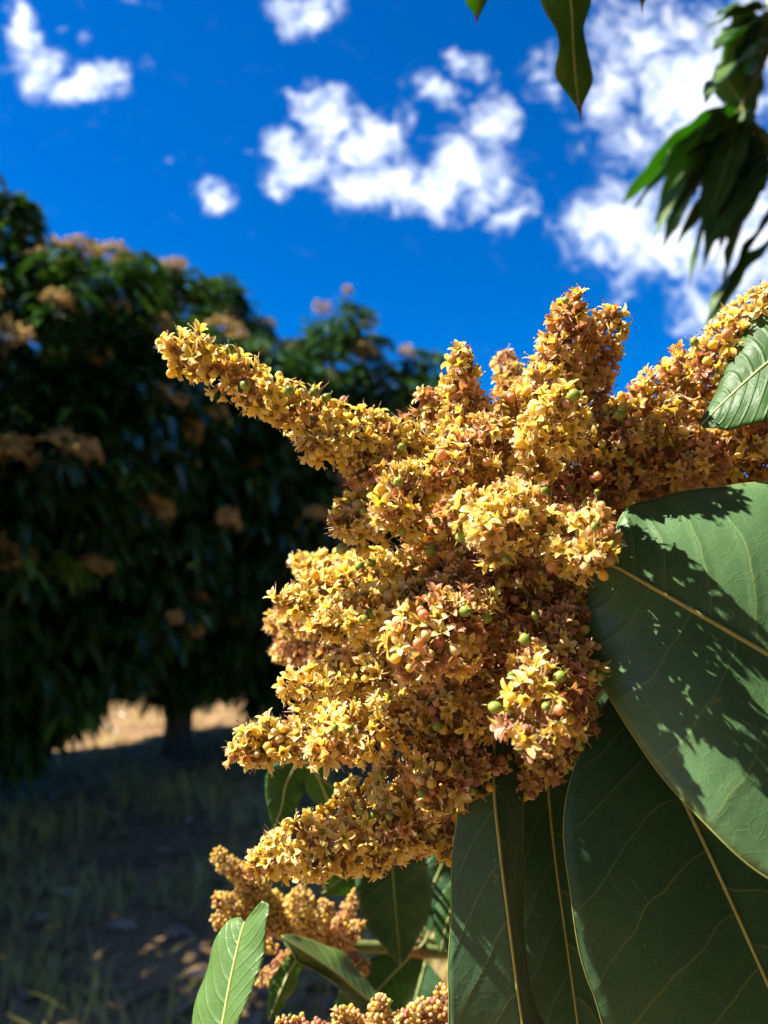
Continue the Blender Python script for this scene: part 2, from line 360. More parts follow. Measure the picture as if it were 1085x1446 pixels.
def bloom_meshes():
    r = np.random.default_rng(3)
    for q in range(4):                                        # a far panicle: a loose dome of small flower tufts on a forked stalk
        parts = []; cols = []; rx = 0.13+0.03*q
        for i in range(150):
            a = r.random()*6.283; rr = math.sqrt(r.random()); h = 0.13*math.sqrt(max(0, 1-rr*rr))*r.uniform(.35, 1.15)+0.03*math.sin(3*a+q)
            v, t_ = grid_ell(0.011*r.uniform(.6, 1.4), 0.013*r.uniform(.6, 1.3), 5, 3); v = v+r.standard_normal(v.shape)*0.003+np.array([math.cos(a)*rr*rx, math.sin(a)*rr*rx*.8, 0.05+h])
            parts.append((v, t_)); k = r.random(); c = np.array([0.50, 0.28, 0.11])*(1-k)+np.array([0.62, 0.46, 0.14])*k
            cols.append(np.tile(c*(0.6+0.6*r.random()), (len(v), 1)))
        for i in range(9):
            a = i*2.4; e = np.array([math.cos(a)*rx*.7, math.sin(a)*rx*.6, .08+.06*r.random()])
            v, t_ = tube_arrays([(0, 0, -0.10), (0, 0, 0.0), e*.55, e], [0.006, 0.006, 0.004, 0.003], 5); parts.append((v, t_)); cols.append(np.tile([0.25, 0.16, 0.07], (len(v), 1)))
        V, T = join(parts); BLOOM.append(mesh('flower_panicle', V, T, M['bloom'], np.vstack(cols), smooth=True))
bloom_meshes()
def limb_pts(a, b, sag, r, n=7):
    t = np.linspace(0, 1, n)[:, None]; p = np.array(a)*(1-t)+np.array(b)*t; p[:, 2] += sag*np.sin(t[:, 0]*math.pi)
    p[1:-1] += r.standard_normal((n-2, 3))*0.05; return p
def orchard_tree(x, y, zc, R, seed, nwh, nbl, label, zmin=0.42, bloom=1.0, trunk_r=0.12):
    r = np.random.default_rng(seed); g = float(ghz(x, y))
    t = thing('mango_tree', label, 'tree', (x, y, g), 'orchard trees in the row behind the blossom')
    o = org(t); c = np.array([x, y, zc])
    tp = [(x, y, g-0.05), (x+.03, y, .35), (x-.04, y+.05, .8), (x+.02, y, zc-R[2]*0.35)]
    link('trunk', mesh('trunk', *[q if i else q-o for i, q in enumerate(tube_arrays(crom(tp, 10), np.linspace(trunk_r*1.25, trunk_r*.75, 10), 10))], M['bark']), t)
    for i in range(6):
        a = i*1.05+r.random(); e = c+np.array([math.cos(a)*R[0]*.75, math.sin(a)*R[1]*.75, (r.random()*0.9-.25)*R[2]])
        V, T = tube_arrays(limb_pts((x, y, .75+.1*i), e, 0.25, r), np.linspace(trunk_r*.6, 0.02, 7), 7); link('limb', mesh('limb', V-o, T, M['bark']), t)
    lumps = (r.standard_normal(3)*4.5, r.standard_normal(3)*8, r.random()*6, r.random()*6)
    p, d = crown_points(nwh, c, R, r, lumps); k = p[:, 2] > zmin; p, d = p[k], d[k]
    b, dd = whorls(p, d, 10, r); n = len(b); L = 0.13+0.11*r.random(n)
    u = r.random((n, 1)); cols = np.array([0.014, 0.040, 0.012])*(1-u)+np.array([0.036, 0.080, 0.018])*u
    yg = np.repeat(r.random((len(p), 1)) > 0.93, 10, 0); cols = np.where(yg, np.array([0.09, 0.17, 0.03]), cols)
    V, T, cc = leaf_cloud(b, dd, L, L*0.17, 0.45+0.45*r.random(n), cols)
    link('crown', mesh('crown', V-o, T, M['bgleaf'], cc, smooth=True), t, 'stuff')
    sp = p[(abs(np.linalg.norm((p-c)/np.array(R), axis=1)) > 0.88)]; cand = sp[r.permutation(len(sp))]
    spots = []
    for q in cand:                                            # blossom on the outside, the camera side and the top
        if len(spots) >= nbl: break
        dv = (q-c)/R; tc = C0-c; tc = tc/np.linalg.norm(tc)
        if (dv@tc > 0.15 or q[2] > zc+R[2]*.75) and q[2] > 1.0 and all(np.linalg.norm(q-w) > 0.25 for w in spots): spots.append(q)
    for i, q in enumerate(spots):
        f = link('flower_panicle', BLOOM[i % 4], t); f.location = [float(v) for v in (q+0.13*(q-c)/np.linalg.norm(q-c)-o)]
        n_ = (q-c)/np.linalg.norm(q-c)*0.5+np.array([0, 0, 1.0])
        f.rotation_euler = Vector(n_).to_track_quat('Z', 'Y').to_euler(); s = 0.75+0.5*r.random(); s *= bloom; f.scale = (s*r.uniform(.7, 1.15), s*r.uniform(.7, 1.1), s*r.uniform(.6, 1.0))
    return t
orchard_tree(-3.55, 5.7, 2.25, (2.15, 1.9, 2.05), 11, 3900, 64, 'tall mango tree with drooping leaf whorls at the near end of the orchard row', 0.42, 0.74)
orchard_tree(-1.98, 7.5, 2.45, (1.75, 1.8, 2.15), 12, 3000, 52, 'flowering mango tree whose dark trunk stands before a sunlit gap', 0.42, 0.8)
orchard_tree(-0.5, 8.5, 2.1, (1.65, 1.6, 2.3), 13, 2800, 40, 'mango tree just right of the dark trunk, crown against blue sky', 0.10, 0.8)
orchard_tree(0.45, 12.2, 2.2, (2.0, 1.9, 2.25), 14, 1600, 14, 'smaller looking far mango tree low behind the long left blossom spike', 0.2, 0.8)
orchard_tree(-3.95, 3.3, 2.3, (1.95, 1.7, 1.95), 17, 1300, 16, 'mango tree added out of view left of the row to shade the grass')  # shade caster added out of frame to darken the near grass

# ------------------------------------------------------------------ leaves close by
def blade(mid, left, right, n=44, m=11, bulge=0.06, wave=0.0, seed=0):
    """blade from three world-space polylines base->tip; returns V, T, UV"""
    Mi, Le, Ri = crom(mid, n), crom(left, n), crom(right, n); r = np.random.default_rng(seed); ph = r.random(4)*6.28
    V = []; UV = []; vs = np.linspace(-1, 1, 2*m+1); tan = np.gradient(Mi, axis=0)
    for i in range(n):
        ac = Ri[i]-Le[i]; w = np.linalg.norm(ac)+1e-9; nr = np.cross(ac, tan[i]); nr /= np.linalg.norm(nr)+1e-12
        if nr@FW > 0: nr = -nr
        u = i/(n-1)
        for v in vs:
            E = Le[i] if v < 0 else Ri[i]; a = abs(v)
            q = Mi[i]+(E-Mi[i])*a + nr*w*(bulge*4*a*(1-a)*0.5)
            q = q + nr*wave*a*a*(math.sin(u*17+ph[0]+(2 if v < 0 else 0))+0.6*math.sin(u*31+ph[1]+v))*min(1, 6*u*(1-u)+.1)
            V.append(q); UV.append((u, 0.5*(v+1)))
    k = 2*m+1; i = np.arange(n-1)[:, None]*k+np.arange(k-1)[None]
    T = np.stack([i, i+1, i+k+1, i+k], -1).reshape(-1, 4)
    return np.array(V), T, np.array(UV), Mi
def add_leaf(parent, mid, left, right, mat, rib='midrib', rib_r=(0.0012, 0.0004), margin=None, name='leaf', **kw):
    V, T, UV, Mi = blade(mid, left, right, **kw); o = org_of(parent)
    lf = link(name, mesh(name, V-o, T, M[mat], uv=UV), parent)
    s = lf.modifiers.new('thickness', 'SOLIDIFY'); s.thickness = 0.00035; s.offset = 0
    if rib_r:
        n = len(Mi); tow = C0-Mi; tow /= np.linalg.norm(tow, axis=1, keepdims=True)
        rr = np.linspace(rib_r[0], rib_r[1], n)
        tube('midrib', Mi+tow*(rr*0.35)[:, None], rr, M[rib], lf, 8)
        if margin:
            o_ = 2*kw.get('m', 11)+1; q = V.reshape(n, o_, 3)
            for e in (0, o_-1): tube('margin', q[:, e], margin, M['bract'], lf, 5)
    return lf
def px3(l): return [P(*q) for q in l]
def free_leaf(parent, base, d, L, W, droop, roll, mat, rib=True, fold=0.25, seed=0, name='leaf', pet=0.03):
    """lanceolate leaf of real size from its base point, direction and droop, with a short stalk"""
    d = np.array(d, float); d /= np.linalg.norm(d); z = np.array([0, 0, 1.0]); s = np.cross(d, z)
    if np.linalg.norm(s) < 1e-3: s = RT.copy()
    s /= np.linalg.norm(s); up = np.cross(s, d); s2 = s*math.cos(roll)+up*math.sin(roll); up2 = np.cross(s2, d)
    t = np.linspace(0, 1, 9); r = np.random.default_rng(seed); b = np.array(base)+d*pet
    mid = [b+d*L*x-z*L*droop*x*x+s2*L*0.04*math.sin(x*3+seed) for x in t]
    wf = np.array([.08, .62, .95, 1, 1, .94, .78, .45, .02])
    lf = [p-s2*W*w+up2*W*w*fold for p, w in zip(mid, wf)]; rt = [p+s2*W*w+up2*W*w*fold for p, w in zip(mid, wf)]
    V, T, UV, Mi = blade(mid, lf, rt, n=22, m=5, bulge=0.02, wave=W*0.10, seed=seed); o = org_of(parent)
    ob = link(name, mesh(name, V-o, T, M[mat], uv=UV), parent)
    md = ob.modifiers.new('thickness', 'SOLIDIFY'); md.thickness = 0.0004; md.offset = 0
    if rib:
        pts = np.vstack([np.array(base)[None], Mi]); tube('midrib', pts, np.linspace(W*0.045, W*0.012, len(pts)), M['midrib_pale'], ob, 6)
    return ob

# the own tree that carries the blossom: trunk right of the camera, crown overhead and behind
def own_tree():
    x, y = 1.55, 1.35; g = float(ghz(x, y))
    t = thing('mango_tree', 'blossoming mango tree whose twigs and leaves hang into view close by', 'tree', (x, y, g)); o = org(t); r = np.random.default_rng(21)
    def lb(name, pts, r0, r1, n=14):
        V, T = tube_arrays(crom(pts, n), np.linspace(r0, r1, n), 9); link(name, mesh(name, V-o, T, M['bark']), t)
    lb('trunk', [(x, y, g-.05), (x+.02, y, .4), (x-.03, y+.03, .9), (x+.05, y, 1.5)], .15, .10)
    lb('limb', [(x, y, .8), (1.05, 1.0, .86), (.62, .74, .98), tuple(P(905, 1235, .60))], .05, .010)      # low limb to the blossom
    lb('limb', [(x, y, 1.3), (1.5, 1.4, 1.9), (1.15, 1.5, 2.35), (.93, 1.45, 2.25)], .06, .012)            # limb of the hanging cluster
    lb('limb', [(x, y, 1.4), (1.3, 1.0, 2.2), (.8, .75, 2.45), (.35, .62, 2.15)], .05, .008)               # limb above the frame
    lb('limb', [(x, y, 1.2), (1.7, .6, 1.9), (1.3, -.6, 2.5), (.5, -1.3, 2.7)], .06, .02)
    lb('limb', [(x, y, 1.3), (2.3, 1.6, 2.0), (2.9, 1.9, 2.4)], .06, .02)
    p, d = crown_points(2600, np.array([1.7, 0.1, 2.25]), (2.3, 2.1, 1.5), r, (r.standard_normal(3)*4, r.standard_normal(3)*7, 1, 2))
    b, dd = whorls(p, d, 9, r); n = len(b)
    q = b+dd*0.1-C0; dep = q@FW; ax = np.abs(q@RT); az = np.abs(q@UP)
    inview = (dep > -0.1) & (ax < 0.52*dep+0.34) & (az < 0.70*dep+0.34)
    near = np.linalg.norm(q, axis=1) < 0.55
    tgt = P(700, 850, .37); w = b-tgt; tt = w@SUN; perp = np.linalg.norm(w-tt[:, None]*SUN, axis=1); insun = (tt > -.1) & (perp < 0.42)
    k = ~(inview | near | insun) & (b[:, 2] > .5); b, dd = b[k], dd[k]; n = len(b)
    L = 0.14+0.10*r.random(n); u = r.random((n, 1)); cols = np.array([0.024, 0.064, 0.018])*(1-u)+np.array([0.052, 0.11, 0.026])*u
    V, T, cc = leaf_cloud(b, dd, L, L*0.13, 0.4+0.3*r.random(n), cols)
    link('crown', mesh('crown', V-o, T, M['bgleaf'], cc), t, 'stuff')
own_tree()
#==DETAIL==
# ------------------------------------------------------------------ flowers
def flower_arrays(r, tint, op):
    """five recurved petals round a disc, calyx, pedicel, stamens; petal length 1"""
    parts = []; cols = []
    pal = {'yellow': ((.85, .64, .04), (.90, .73, .11), (.92, .81, .38)), 'cream': ((.86, .69, .10), (.92, .81, .30), (.93, .87, .58)),
           'peach': ((.62, .37, .06), (.72, .45, .15), (.80, .50, .30)), 'pink': ((.34, .16, .06), (.44, .20, .12), (.56, .25, .20))}[tint]  # aged hues; peach and pink darkened further to paint shade between spikes
    pal = [np.array(c) for c in pal]
    for k in range(5):
        a = k*1.2566+r.normal(0, .12); ca, sa = math.cos(a), math.sin(a); rd = np.array([ca, sa, 0]); sd = np.array([-sa, ca, 0]); z = np.array([0, 0, 1.0])
        e0 = op+r.normal(0, .12); e1 = op-1.25+r.normal(0, .40); p = rd*0.10; L = .94+r.normal(0, .09); W = .245+r.normal(0, .025)
        V = []; cc = []; n = 5
        for j in range(n+1):
            t = j/n; e = e0+(e1-e0)*t**2.2; tan = rd*math.cos(e)+z*math.sin(e); nr = -rd*math.sin(e)+z*math.cos(e)
            w = W*1.2*(0.5+1.6*t)*max(0, 1-t)**0.75
            if j == n: w = 0.02
            cup = 0.42*w
            for s in (-1, 0, 1):
                V.append(p+sd*s*w+nr*(cup if s else 0.0)); f = t*2
                c = pal[0]*(1-f)+pal[1]*f if f < 1 else pal[1]*(2-f)+pal[2]*(f-1)
                if s == 0 and 0 < j < 4: c = c*np.array([.98, .84, .58])
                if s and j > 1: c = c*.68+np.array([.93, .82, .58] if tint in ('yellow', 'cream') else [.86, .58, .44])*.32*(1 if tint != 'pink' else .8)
                cc.append(c*(1+r.normal(0, .03)))
            p = p+tan*L/n
        T = []
        for j in range(n):
            for s in (0, 1): b = 3*j+s; T += [(b, b+1, b+4), (b, b+4, b+3)]
        parts.append((np.array(V), np.array(T))); cols.append(np.array(cc))
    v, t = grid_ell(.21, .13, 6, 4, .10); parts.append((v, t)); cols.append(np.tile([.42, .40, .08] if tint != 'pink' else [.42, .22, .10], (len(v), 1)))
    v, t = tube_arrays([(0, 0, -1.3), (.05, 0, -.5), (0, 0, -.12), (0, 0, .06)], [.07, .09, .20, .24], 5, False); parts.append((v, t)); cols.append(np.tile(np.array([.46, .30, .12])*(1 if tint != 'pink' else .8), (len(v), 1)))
    for k in range(r.integers(1, 4)):
        a = r.random()*6.28; el = .5+.7*r.random(); d = np.array([math.cos(a)*math.cos(el), math.sin(a)*math.cos(el), math.sin(el)]); L = .5+.75*r.random()**1.5
        b = np.array([d[0]*.15, d[1]*.15, .1]); pts = [b, b+d*L*.5+[0, 0, .06], b+d*L]
        v, t = tube_arrays(pts, [.040, .032, .024], 3, False); parts.append((v, t)); cols.append(np.tile([.82, .62, .46], (len(v), 1)))
        v, t = grid_ell(.075, .09, 4, 3); parts.append((v+pts[2], t)); cols.append(np.tile([.10, .03, .035] if r.random() < .7 else [.7, .55, .3], (len(v), 1)))
    V, T = join(parts); return V, T, np.clip(np.vstack(cols), 0, .94)
def bud_arrays(r, tint):
    pal = {'yellow': ((.70, .52, .07), (.86, .66, .16)), 'cream': ((.66, .52, .18), (.82, .66, .34)), 'peach': ((.60, .36, .13), (.76, .43, .25)), 'pink': ((.48, .26, .11), (.66, .29, .22))}[tint]
    v, t = grid_ell(.36, .42, 7, 6, .30); v += r.normal(0, .012, v.shape); z = np.clip((v[:, 2:3]+.1)/.8, 0, 1); c = np.array(pal[0])*(1-z)+np.array(pal[1])*z
    v2, t2 = tube_arrays([(0, 0, -1.3), (0, .04, -.5), (0, 0, 0)], [.07, .08, .16], 4, False)
    V, T = join([(v, t), (v2, t2)]); return V, T, np.vstack([c, np.tile([.42, .27, .11], (len(v2), 1))])
TINTS = ('yellow', 'cream', 'peach', 'pink'); VAR = {}; fr = np.random.default_rng(5)
for tt in TINTS:
    VAR[tt] = [flower_arrays(fr, tt, o) for o in (.30, .62, .90, 1.12, 1.30)] + [bud_arrays(fr, tt) for _ in range(2)]
VMESH = {}
def vmesh(tt, k):
    if (tt, k) not in VMESH: VMESH[(tt, k)] = mesh('flower' if k < 5 else 'bud', *VAR[tt][k][:2], M['petal'], VAR[tt][k][2])
    return VMESH[(tt, k)]
def fruit_mesh():
    v, t = grid_ell(.62, .70, 10, 8, .45); v2, t2 = tube_arrays([(.12, 0, 1.05), (.25, 0, 1.35), (.22, .1, 1.75)], [.09, .06, .03], 5)
    v3, t3 = tube_arrays([(0, 0, -1.3), (0, 0, -.4), (0, 0, -.15)], [.10, .12, .22], 6)
    V, T = join([(v, t), (v2, t2), (v3, t3)]); return mesh('fruitlet', V, T, M['fruit'])
FRUIT = fruit_mesh()
def frames(N, r):
    """rotation matrices whose z is N, turned at random"""
    a = np.cross(N, r.standard_normal(N.shape)); a /= np.linalg.norm(a, axis=1, keepdims=True); return np.stack([a, np.cross(N, a), N], -1)
def spike_sites(start, end, r0, r1, bend, r, dens, fl, gap=.6):
    """sites of one flower spike: cymes set spirally along the axis, flowers over each cyme"""
    S, E = np.array(start), np.array(end); L = np.linalg.norm(E-S); ax = (E-S)/L
    side = np.cross(ax, FW); side /= np.linalg.norm(side)+1e-9; u = np.cross(ax, side)
    def A(t): return S+(E-S)*t+np.array([0, 0, 1])*bend*math.sin(t*math.pi)*L
    kept = []; kn = []; inner = []; innern = []; rm = 0.5*(r0+r1); nc = max(7, int(dens*(L+rm)/rm*5.6)); ph = r.random()*6.28
    for i in range(nc):
        t = (i+.5)/nc; tip = min(1.0, (1-t)*L/(0.9*r1)+0.28); R = (r0+(r1-r0)*t)*tip*(1+r.normal(0, .10))
        g = ph+i*2.39996+r.normal(0, .25); c = A(t); out = math.cos(g)*side+math.sin(g)*u; out = out+ax*(0.25+0.9*(1-tip)); out /= np.linalg.norm(out)
        cr = max(0.52*R, 1.35*fl); cc = c+out*max(R-cr, 0)
        m = max(8, int(dens*2*math.pi*cr*cr/(fl*fl*1.25)))
        d = r.standard_normal((m, 3)); d /= np.linalg.norm(d, axis=1, keepdims=True); s = d@out; d = np.where((s < -.15)[:, None], d-2*s[:, None]*out, d)
        n = d*0.8+out*0.45; n /= np.linalg.norm(n, axis=1, keepdims=True)
        q = cc+d*(cr-fl*.75)*(1+r.normal(0, .10, (m, 1)))
        for a_, b_ in zip(q, n):                              # neighbours keep their distance
            if not kept or np.min(np.sum((np.array(kept)-a_)**2, axis=1)) > (gap*fl)**2: kept.append(a_); kn.append(b_)
        ci = c+out*R*.22; inner.append(ci); innern.append(out)
    kept += inner; kn += innern
    return np.array(kept), np.array(kn), [A(t) for t in np.linspace(0, .93, 8)], len(inner)
def panicle(root, spikes, axis_pts, axis_r, seed, fl=0.0060, single=300, fruits=(), nfruit=0, tint=None, far=False):
    """axis and spikes as parts, the flowers that show largest as sub-parts, all the others as one part"""
    r = np.random.default_rng(seed); o = org_of(root); tube('stalk', axis_pts, axis_r, M['rachis'], root, 9)
    PO = []; NO = []; SP = []; TI = []; objs = []
    for si, s in enumerate(spikes):
        (x0, y0, d0), (x1, y1, d1), q0, q1 = s[0], s[1], s[2], s[3]; k = s[4] if len(s) > 4 else {}
        p, n, ax, ni = spike_sites(P(x0, y0, d0), P(x1, y1, d1), q0*d0/FPX*(1 if far else 1.08), q1*d1/FPX*(1 if far else 1.22), k.get('bend', 0), r, k.get('dens', 1), fl, .56 if not far else .74)
        sp = tube('spike', ax, np.linspace(.0019, .0008, len(ax)), M['rachis'], root, 6); objs.append(sp)
        w = np.array(k.get('mix', (.45, .12, .33, .10)), float); w /= w.sum()
        along = np.clip(((p-np.array(ax[0]))@(np.array(ax[-1])-ax[0]))/np.sum((np.array(ax[-1])-ax[0])**2), 0, 1)
        ti = r.choice(4, len(p), p=w); ti = np.where((along > .8) & (r.random(len(p)) < .5), np.where(r.random(len(p)) < .6, 0, 1), ti)
        PO.append(p); NO.append(n); SP.append(np.full(len(p), si)); ti[-ni:] = 2 if w[3] < .08 else 3; TI.append(ti)  # core sites take the darkened tints, shade put into their colour
    PO, NO, SP, TI = np.vstack(PO), np.vstack(NO), np.concatenate(SP), np.concatenate(TI); N = len(PO)
    NO = NO+np.array([0, 0, .12])+r.normal(0, .22, NO.shape); NO /= np.linalg.norm(NO, axis=1, keepdims=True)
    RM = frames(NO, r); SZ = fl*(0.78+0.42*r.random(N)); bud = r.random(N) < (0.9 if far else 0.17)
    KV = np.where(bud, 5+r.integers(0, 2, N), r.integers(0, 5, N)); SZ = np.where(bud, SZ*(1.0 if not far else 1.25), SZ)
    # which flowers show: paint discs into a depth buffer
    u, v, d = PX(PO+NO*(SZ*.5)[:, None]); zb = np.full((1446, 1085), 9.0); ib = np.full((1446, 1085), -1)
    for i in range(N):
        R = int(max(2, 0.75*SZ[i]*FPX/d[i])); x, y = int(u[i]), int(v[i])
        xa, xb, ya, yb = max(0, x-R), min(1085, x+R), max(0, y-R), min(1446, y+R)
        if xa >= xb or ya >= yb: continue
        z = zb[ya:yb, xa:xb]; k = z > d[i]; z[k] = d[i]; ib[ya:yb, xa:xb][k] = i
    cnt = np.bincount(ib[ib >= 0].ravel(), minlength=N); isfr = np.zeros(N, bool)
    for (fx, fy) in fruits:
        w = ib[max(0, fy-6):fy+7, max(0, fx-6):fx+7].ravel(); w = w[w >= 0]
        if len(w): isfr[np.bincount(w).argmax()] = True
    vis = np.where(cnt > 30)[0]
    if nfruit and len(vis): isfr[r.choice(vis, min(nfruit, len(vis)), replace=False)] = True
    order = np.argsort(-cnt*(~isfr)); ones = set(order[:single].tolist()) if single else set()
    mass = np.array([i for i in range(N) if i not in ones and not isfr[i]])
    for i in list(ones)+np.where(isfr)[0].tolist():
        if cnt[i] == 0: continue
        if isfr[i]: f = link('fruitlet', FRUIT, objs[SP[i]]); sc = fl*r.uniform(.45, .78); off = NO[i]*fl*.30
        else: f = link('flower' if KV[i] < 5 else 'bud', vmesh(TINTS[TI[i]], int(KV[i])), objs[SP[i]]); sc = SZ[i]; off = 0
        m = np.eye(4); m[:3, :3] = RM[i]*sc; m[:3, 3] = PO[i]+off-o; f.matrix_local = Matrix(m.tolist())
    Vs = []; Ts = []; Cs = []; off = 0
    for a in range(4):
        for b in range(7):
            k = mass[(TI[mass] == a) & (KV[mass] == b)]
            if not len(k): continue
            v, t, c = VAR[TINTS[a]][b]
            W = np.einsum('nij,vj->nvi', RM[k]*SZ[k][:, None, None], v)+(PO[k]-o)[:, None]
            Vs.append(W.reshape(-1, 3)); Ts.append((t[None]+(np.arange(len(k))*len(v))[:, None, None]).reshape(-1, 3)+off); off += W.shape[0]*W.shape[1]
            Cs.append((c[None]*(1+r.normal(0, .07, (len(k), 1, 1)))).reshape(-1, 3))
    link('flower_mass', mesh('flower_mass', np.vstack(Vs), np.vstack(Ts), M['petal'], np.clip(np.vstack(Cs), 0.01, .94)), root, 'stuff')
    print(root.name, 'flowers', N, 'single', len(ones), 'tris', sum(len(t) for t in Ts))

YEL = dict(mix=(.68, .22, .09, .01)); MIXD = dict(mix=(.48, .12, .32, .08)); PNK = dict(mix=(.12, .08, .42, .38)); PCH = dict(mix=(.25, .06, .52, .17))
pan = thing('flower_panicle', 'large yellow mango flower panicle with many spikes above the broad green leaves', 'blossom', P(735, 1230, .45))
MAIN = [
 ((610, 645, .395), (240, 487, .355), 44, 37, dict(mix=(.68, .22, .09, .01), bend=-.03)),
 ((520, 625, .38), (430, 632, .36), 34, 24, YEL),
 ((600, 660, .40), (500, 660, .37), 44, 40, MIXD),
 ((655, 620, .40), (652, 498, .385), 44, 22, MIXD), ((640, 620, .41), (600, 560, .40), 38, 26, PCH),
 ((720, 600, .48), (718, 505, .50), 26, 20, PCH),
 ((745, 610, .40), (816, 422, .375), 50, 28, MIXD), ((800, 585, .405), (866, 440, .385), 46, 27, PCH),
 ((760, 660, .375), (797, 560, .335), 48, 46, YEL),
 ((700, 640, .39), (690, 600, .37), 46, 40, PCH), ((670, 650, .385), (640, 660, .355), 48, 44, PCH),
 ((850, 660, .42), (1105, 405, .395), 58, 32, MIXD),
 ((880, 680, .42), (1085, 605, .385), 56, 40, PCH), ((830, 640, .40), (890, 600, .375), 52, 44, PCH), ((1000, 660, .43), (1120, 650, .42), 46, 40, MIXD),
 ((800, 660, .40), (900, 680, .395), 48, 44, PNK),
 ((745, 720, .375), (682, 748, .318), 50, 54, dict(mix=(.50, .34, .14, .02))), ((790, 755, .375), (838, 772, .312), 46, 54, dict(mix=(.36, .44, .16, .04))),
 ((600, 720, .395), (478, 738, .365), 46, 42, YEL), ((590, 690, .38), (545, 715, .345), 50, 46, MIXD),
 ((580, 800, .40), (398, 852, .375), 38, 27, YEL), ((620, 840, .385), (450, 882, .345), 42, 38, YEL),
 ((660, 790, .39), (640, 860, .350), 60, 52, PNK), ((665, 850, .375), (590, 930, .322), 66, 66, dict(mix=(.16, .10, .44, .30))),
 ((570, 930, .39), (405, 975, .365), 42, 34, YEL), ((520, 1010, .39), (328, 1064, .372), 50, 27, YEL),
 ((610, 990, .38), (448, 1064, .340), 52, 42, YEL), ((660, 1000, .385), (610, 1010, .36), 56, 54, PCH),
 ((620, 1120, .395), (356, 1226, .372), 66, 42, YEL), ((660, 1070, .385), (600, 1110, .350), 56, 50, PCH), ((650, 1150, .40), (632, 1200, .385), 42, 26, YEL),
 ((600, 1160, .395), (545, 1180, .375), 50, 42, MIXD),
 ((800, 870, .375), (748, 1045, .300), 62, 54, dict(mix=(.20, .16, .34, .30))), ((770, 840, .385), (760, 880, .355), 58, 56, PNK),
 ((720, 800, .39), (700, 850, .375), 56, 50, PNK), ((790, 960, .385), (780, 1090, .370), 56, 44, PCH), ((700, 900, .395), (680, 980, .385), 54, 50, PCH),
 ((760, 1040, .40), (720, 1120, .39), 48, 40, PCH),
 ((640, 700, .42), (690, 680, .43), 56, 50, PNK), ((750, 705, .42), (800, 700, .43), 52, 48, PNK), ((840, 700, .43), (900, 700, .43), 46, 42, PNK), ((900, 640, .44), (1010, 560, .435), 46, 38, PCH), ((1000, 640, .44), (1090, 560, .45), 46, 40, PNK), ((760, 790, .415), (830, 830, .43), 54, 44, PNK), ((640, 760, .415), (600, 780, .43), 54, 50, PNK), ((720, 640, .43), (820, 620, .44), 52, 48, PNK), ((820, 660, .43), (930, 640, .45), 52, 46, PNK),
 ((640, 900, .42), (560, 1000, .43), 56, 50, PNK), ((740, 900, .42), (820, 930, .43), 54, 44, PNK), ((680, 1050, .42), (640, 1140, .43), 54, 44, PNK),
 ((560, 800, .45), (420, 800, .52), 30, 22, YEL), ((540, 880, .46), (385, 878, .54), 32, 22, MIXD), ((520, 930, .47), (395, 918, .56), 30, 20, PCH),
 ((800, 760, .44), (860, 700, .50), 46, 34, PCH), ((640, 760, .44), (560, 700, .50), 46, 30, PCH), ((700, 960, .45), (640, 1040, .50), 46, 34, PCH),
]
AXIS = [P(735, 1230, .45), P(728, 1120, .425), P(722, 960, .41), P(715, 820, .405), P(712, 700, .405), P(712, 620, .41)]
FRUITS = [(877, 653), (940, 563), (865, 590), (780, 690), (808, 692), (710, 802), (695, 875), (752, 862), (780, 942), (690, 1000), (627, 1020), (770, 995), (568, 667), (412, 545), (467, 552), (345, 545), (315, 593), (985, 475),
          (1030, 688), (495, 1155), (505, 1022), (320, 485), (660, 860), (808, 548), (840, 690), (600, 790), (565, 760), (525, 870), (830, 1060), (715, 940), (552, 1085), (612, 1130), (540, 1140), (848, 735)]
panicle(pan, MAIN, crom(AXIS, 22), np.linspace(.0042, .0018, 22), 31, single=300, fruits=FRUITS, nfruit=26)
tube('stalk', crom([P(905, 1235, .60), P(840, 1260, .53), P(770, 1260, .47), P(735, 1230, .45)], 10), np.linspace(.0075, .0043, 10), M['twig'], pan)

low = thing('flower_panicle', 'half-open yellow panicle of blunt bud spikes behind the notched leaf', 'blossom', P(470, 1330, .62))
LOW = [((395, 1290, .60), (303, 1202, .575), 22, 15, YEL), ((420, 1305, .60), (303, 1268, .57), 24, 15, YEL), ((390, 1312, .59), (300, 1298, .565), 17, 12, YEL), ((385, 1330, .60), (303, 1345, .57), 16, 10, YEL),
       ((430, 1320, .61), (420, 1262, .58), 26, 20, YEL), ((470, 1335, .61), (506, 1258, .59), 18, 12, PCH), ((480, 1338, .60), (510, 1304, .575), 15, 11, PCH), ((445, 1322, .60), (462, 1276, .58), 20, 14, MIXD), ((440, 1332, .61), (365, 1390, .60), 20, 12, PCH),
       ((470, 1342, .61), (520, 1372, .60), 20, 14, PCH)]
panicle(low, LOW, crom([P(600, 1345, .66), P(540, 1338, .64), P(470, 1330, .62), P(400, 1300, .60)], 10), np.linspace(.0055, .002, 10), 32, fl=.0025, single=60, far=True)
bud = thing('flower_panicle', 'small pinkish panicle of round buds at the foot of the hanging leaf', 'blossom', P(560, 1520, .47))
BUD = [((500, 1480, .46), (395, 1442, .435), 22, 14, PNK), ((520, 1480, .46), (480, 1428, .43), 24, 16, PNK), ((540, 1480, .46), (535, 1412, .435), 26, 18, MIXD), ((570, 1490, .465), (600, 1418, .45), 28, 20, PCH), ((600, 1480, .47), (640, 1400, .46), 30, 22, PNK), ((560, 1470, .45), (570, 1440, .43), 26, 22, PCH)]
panicle(bud, BUD, crom([P(700, 1560, .52), P(600, 1540, .49), P(540, 1500, .465), P(480, 1470, .455)], 8), np.linspace(.005, .002, 8), 33, fl=.0029, single=60, far=True, fruits=((415, 1422), (545, 1415)), nfruit=4)

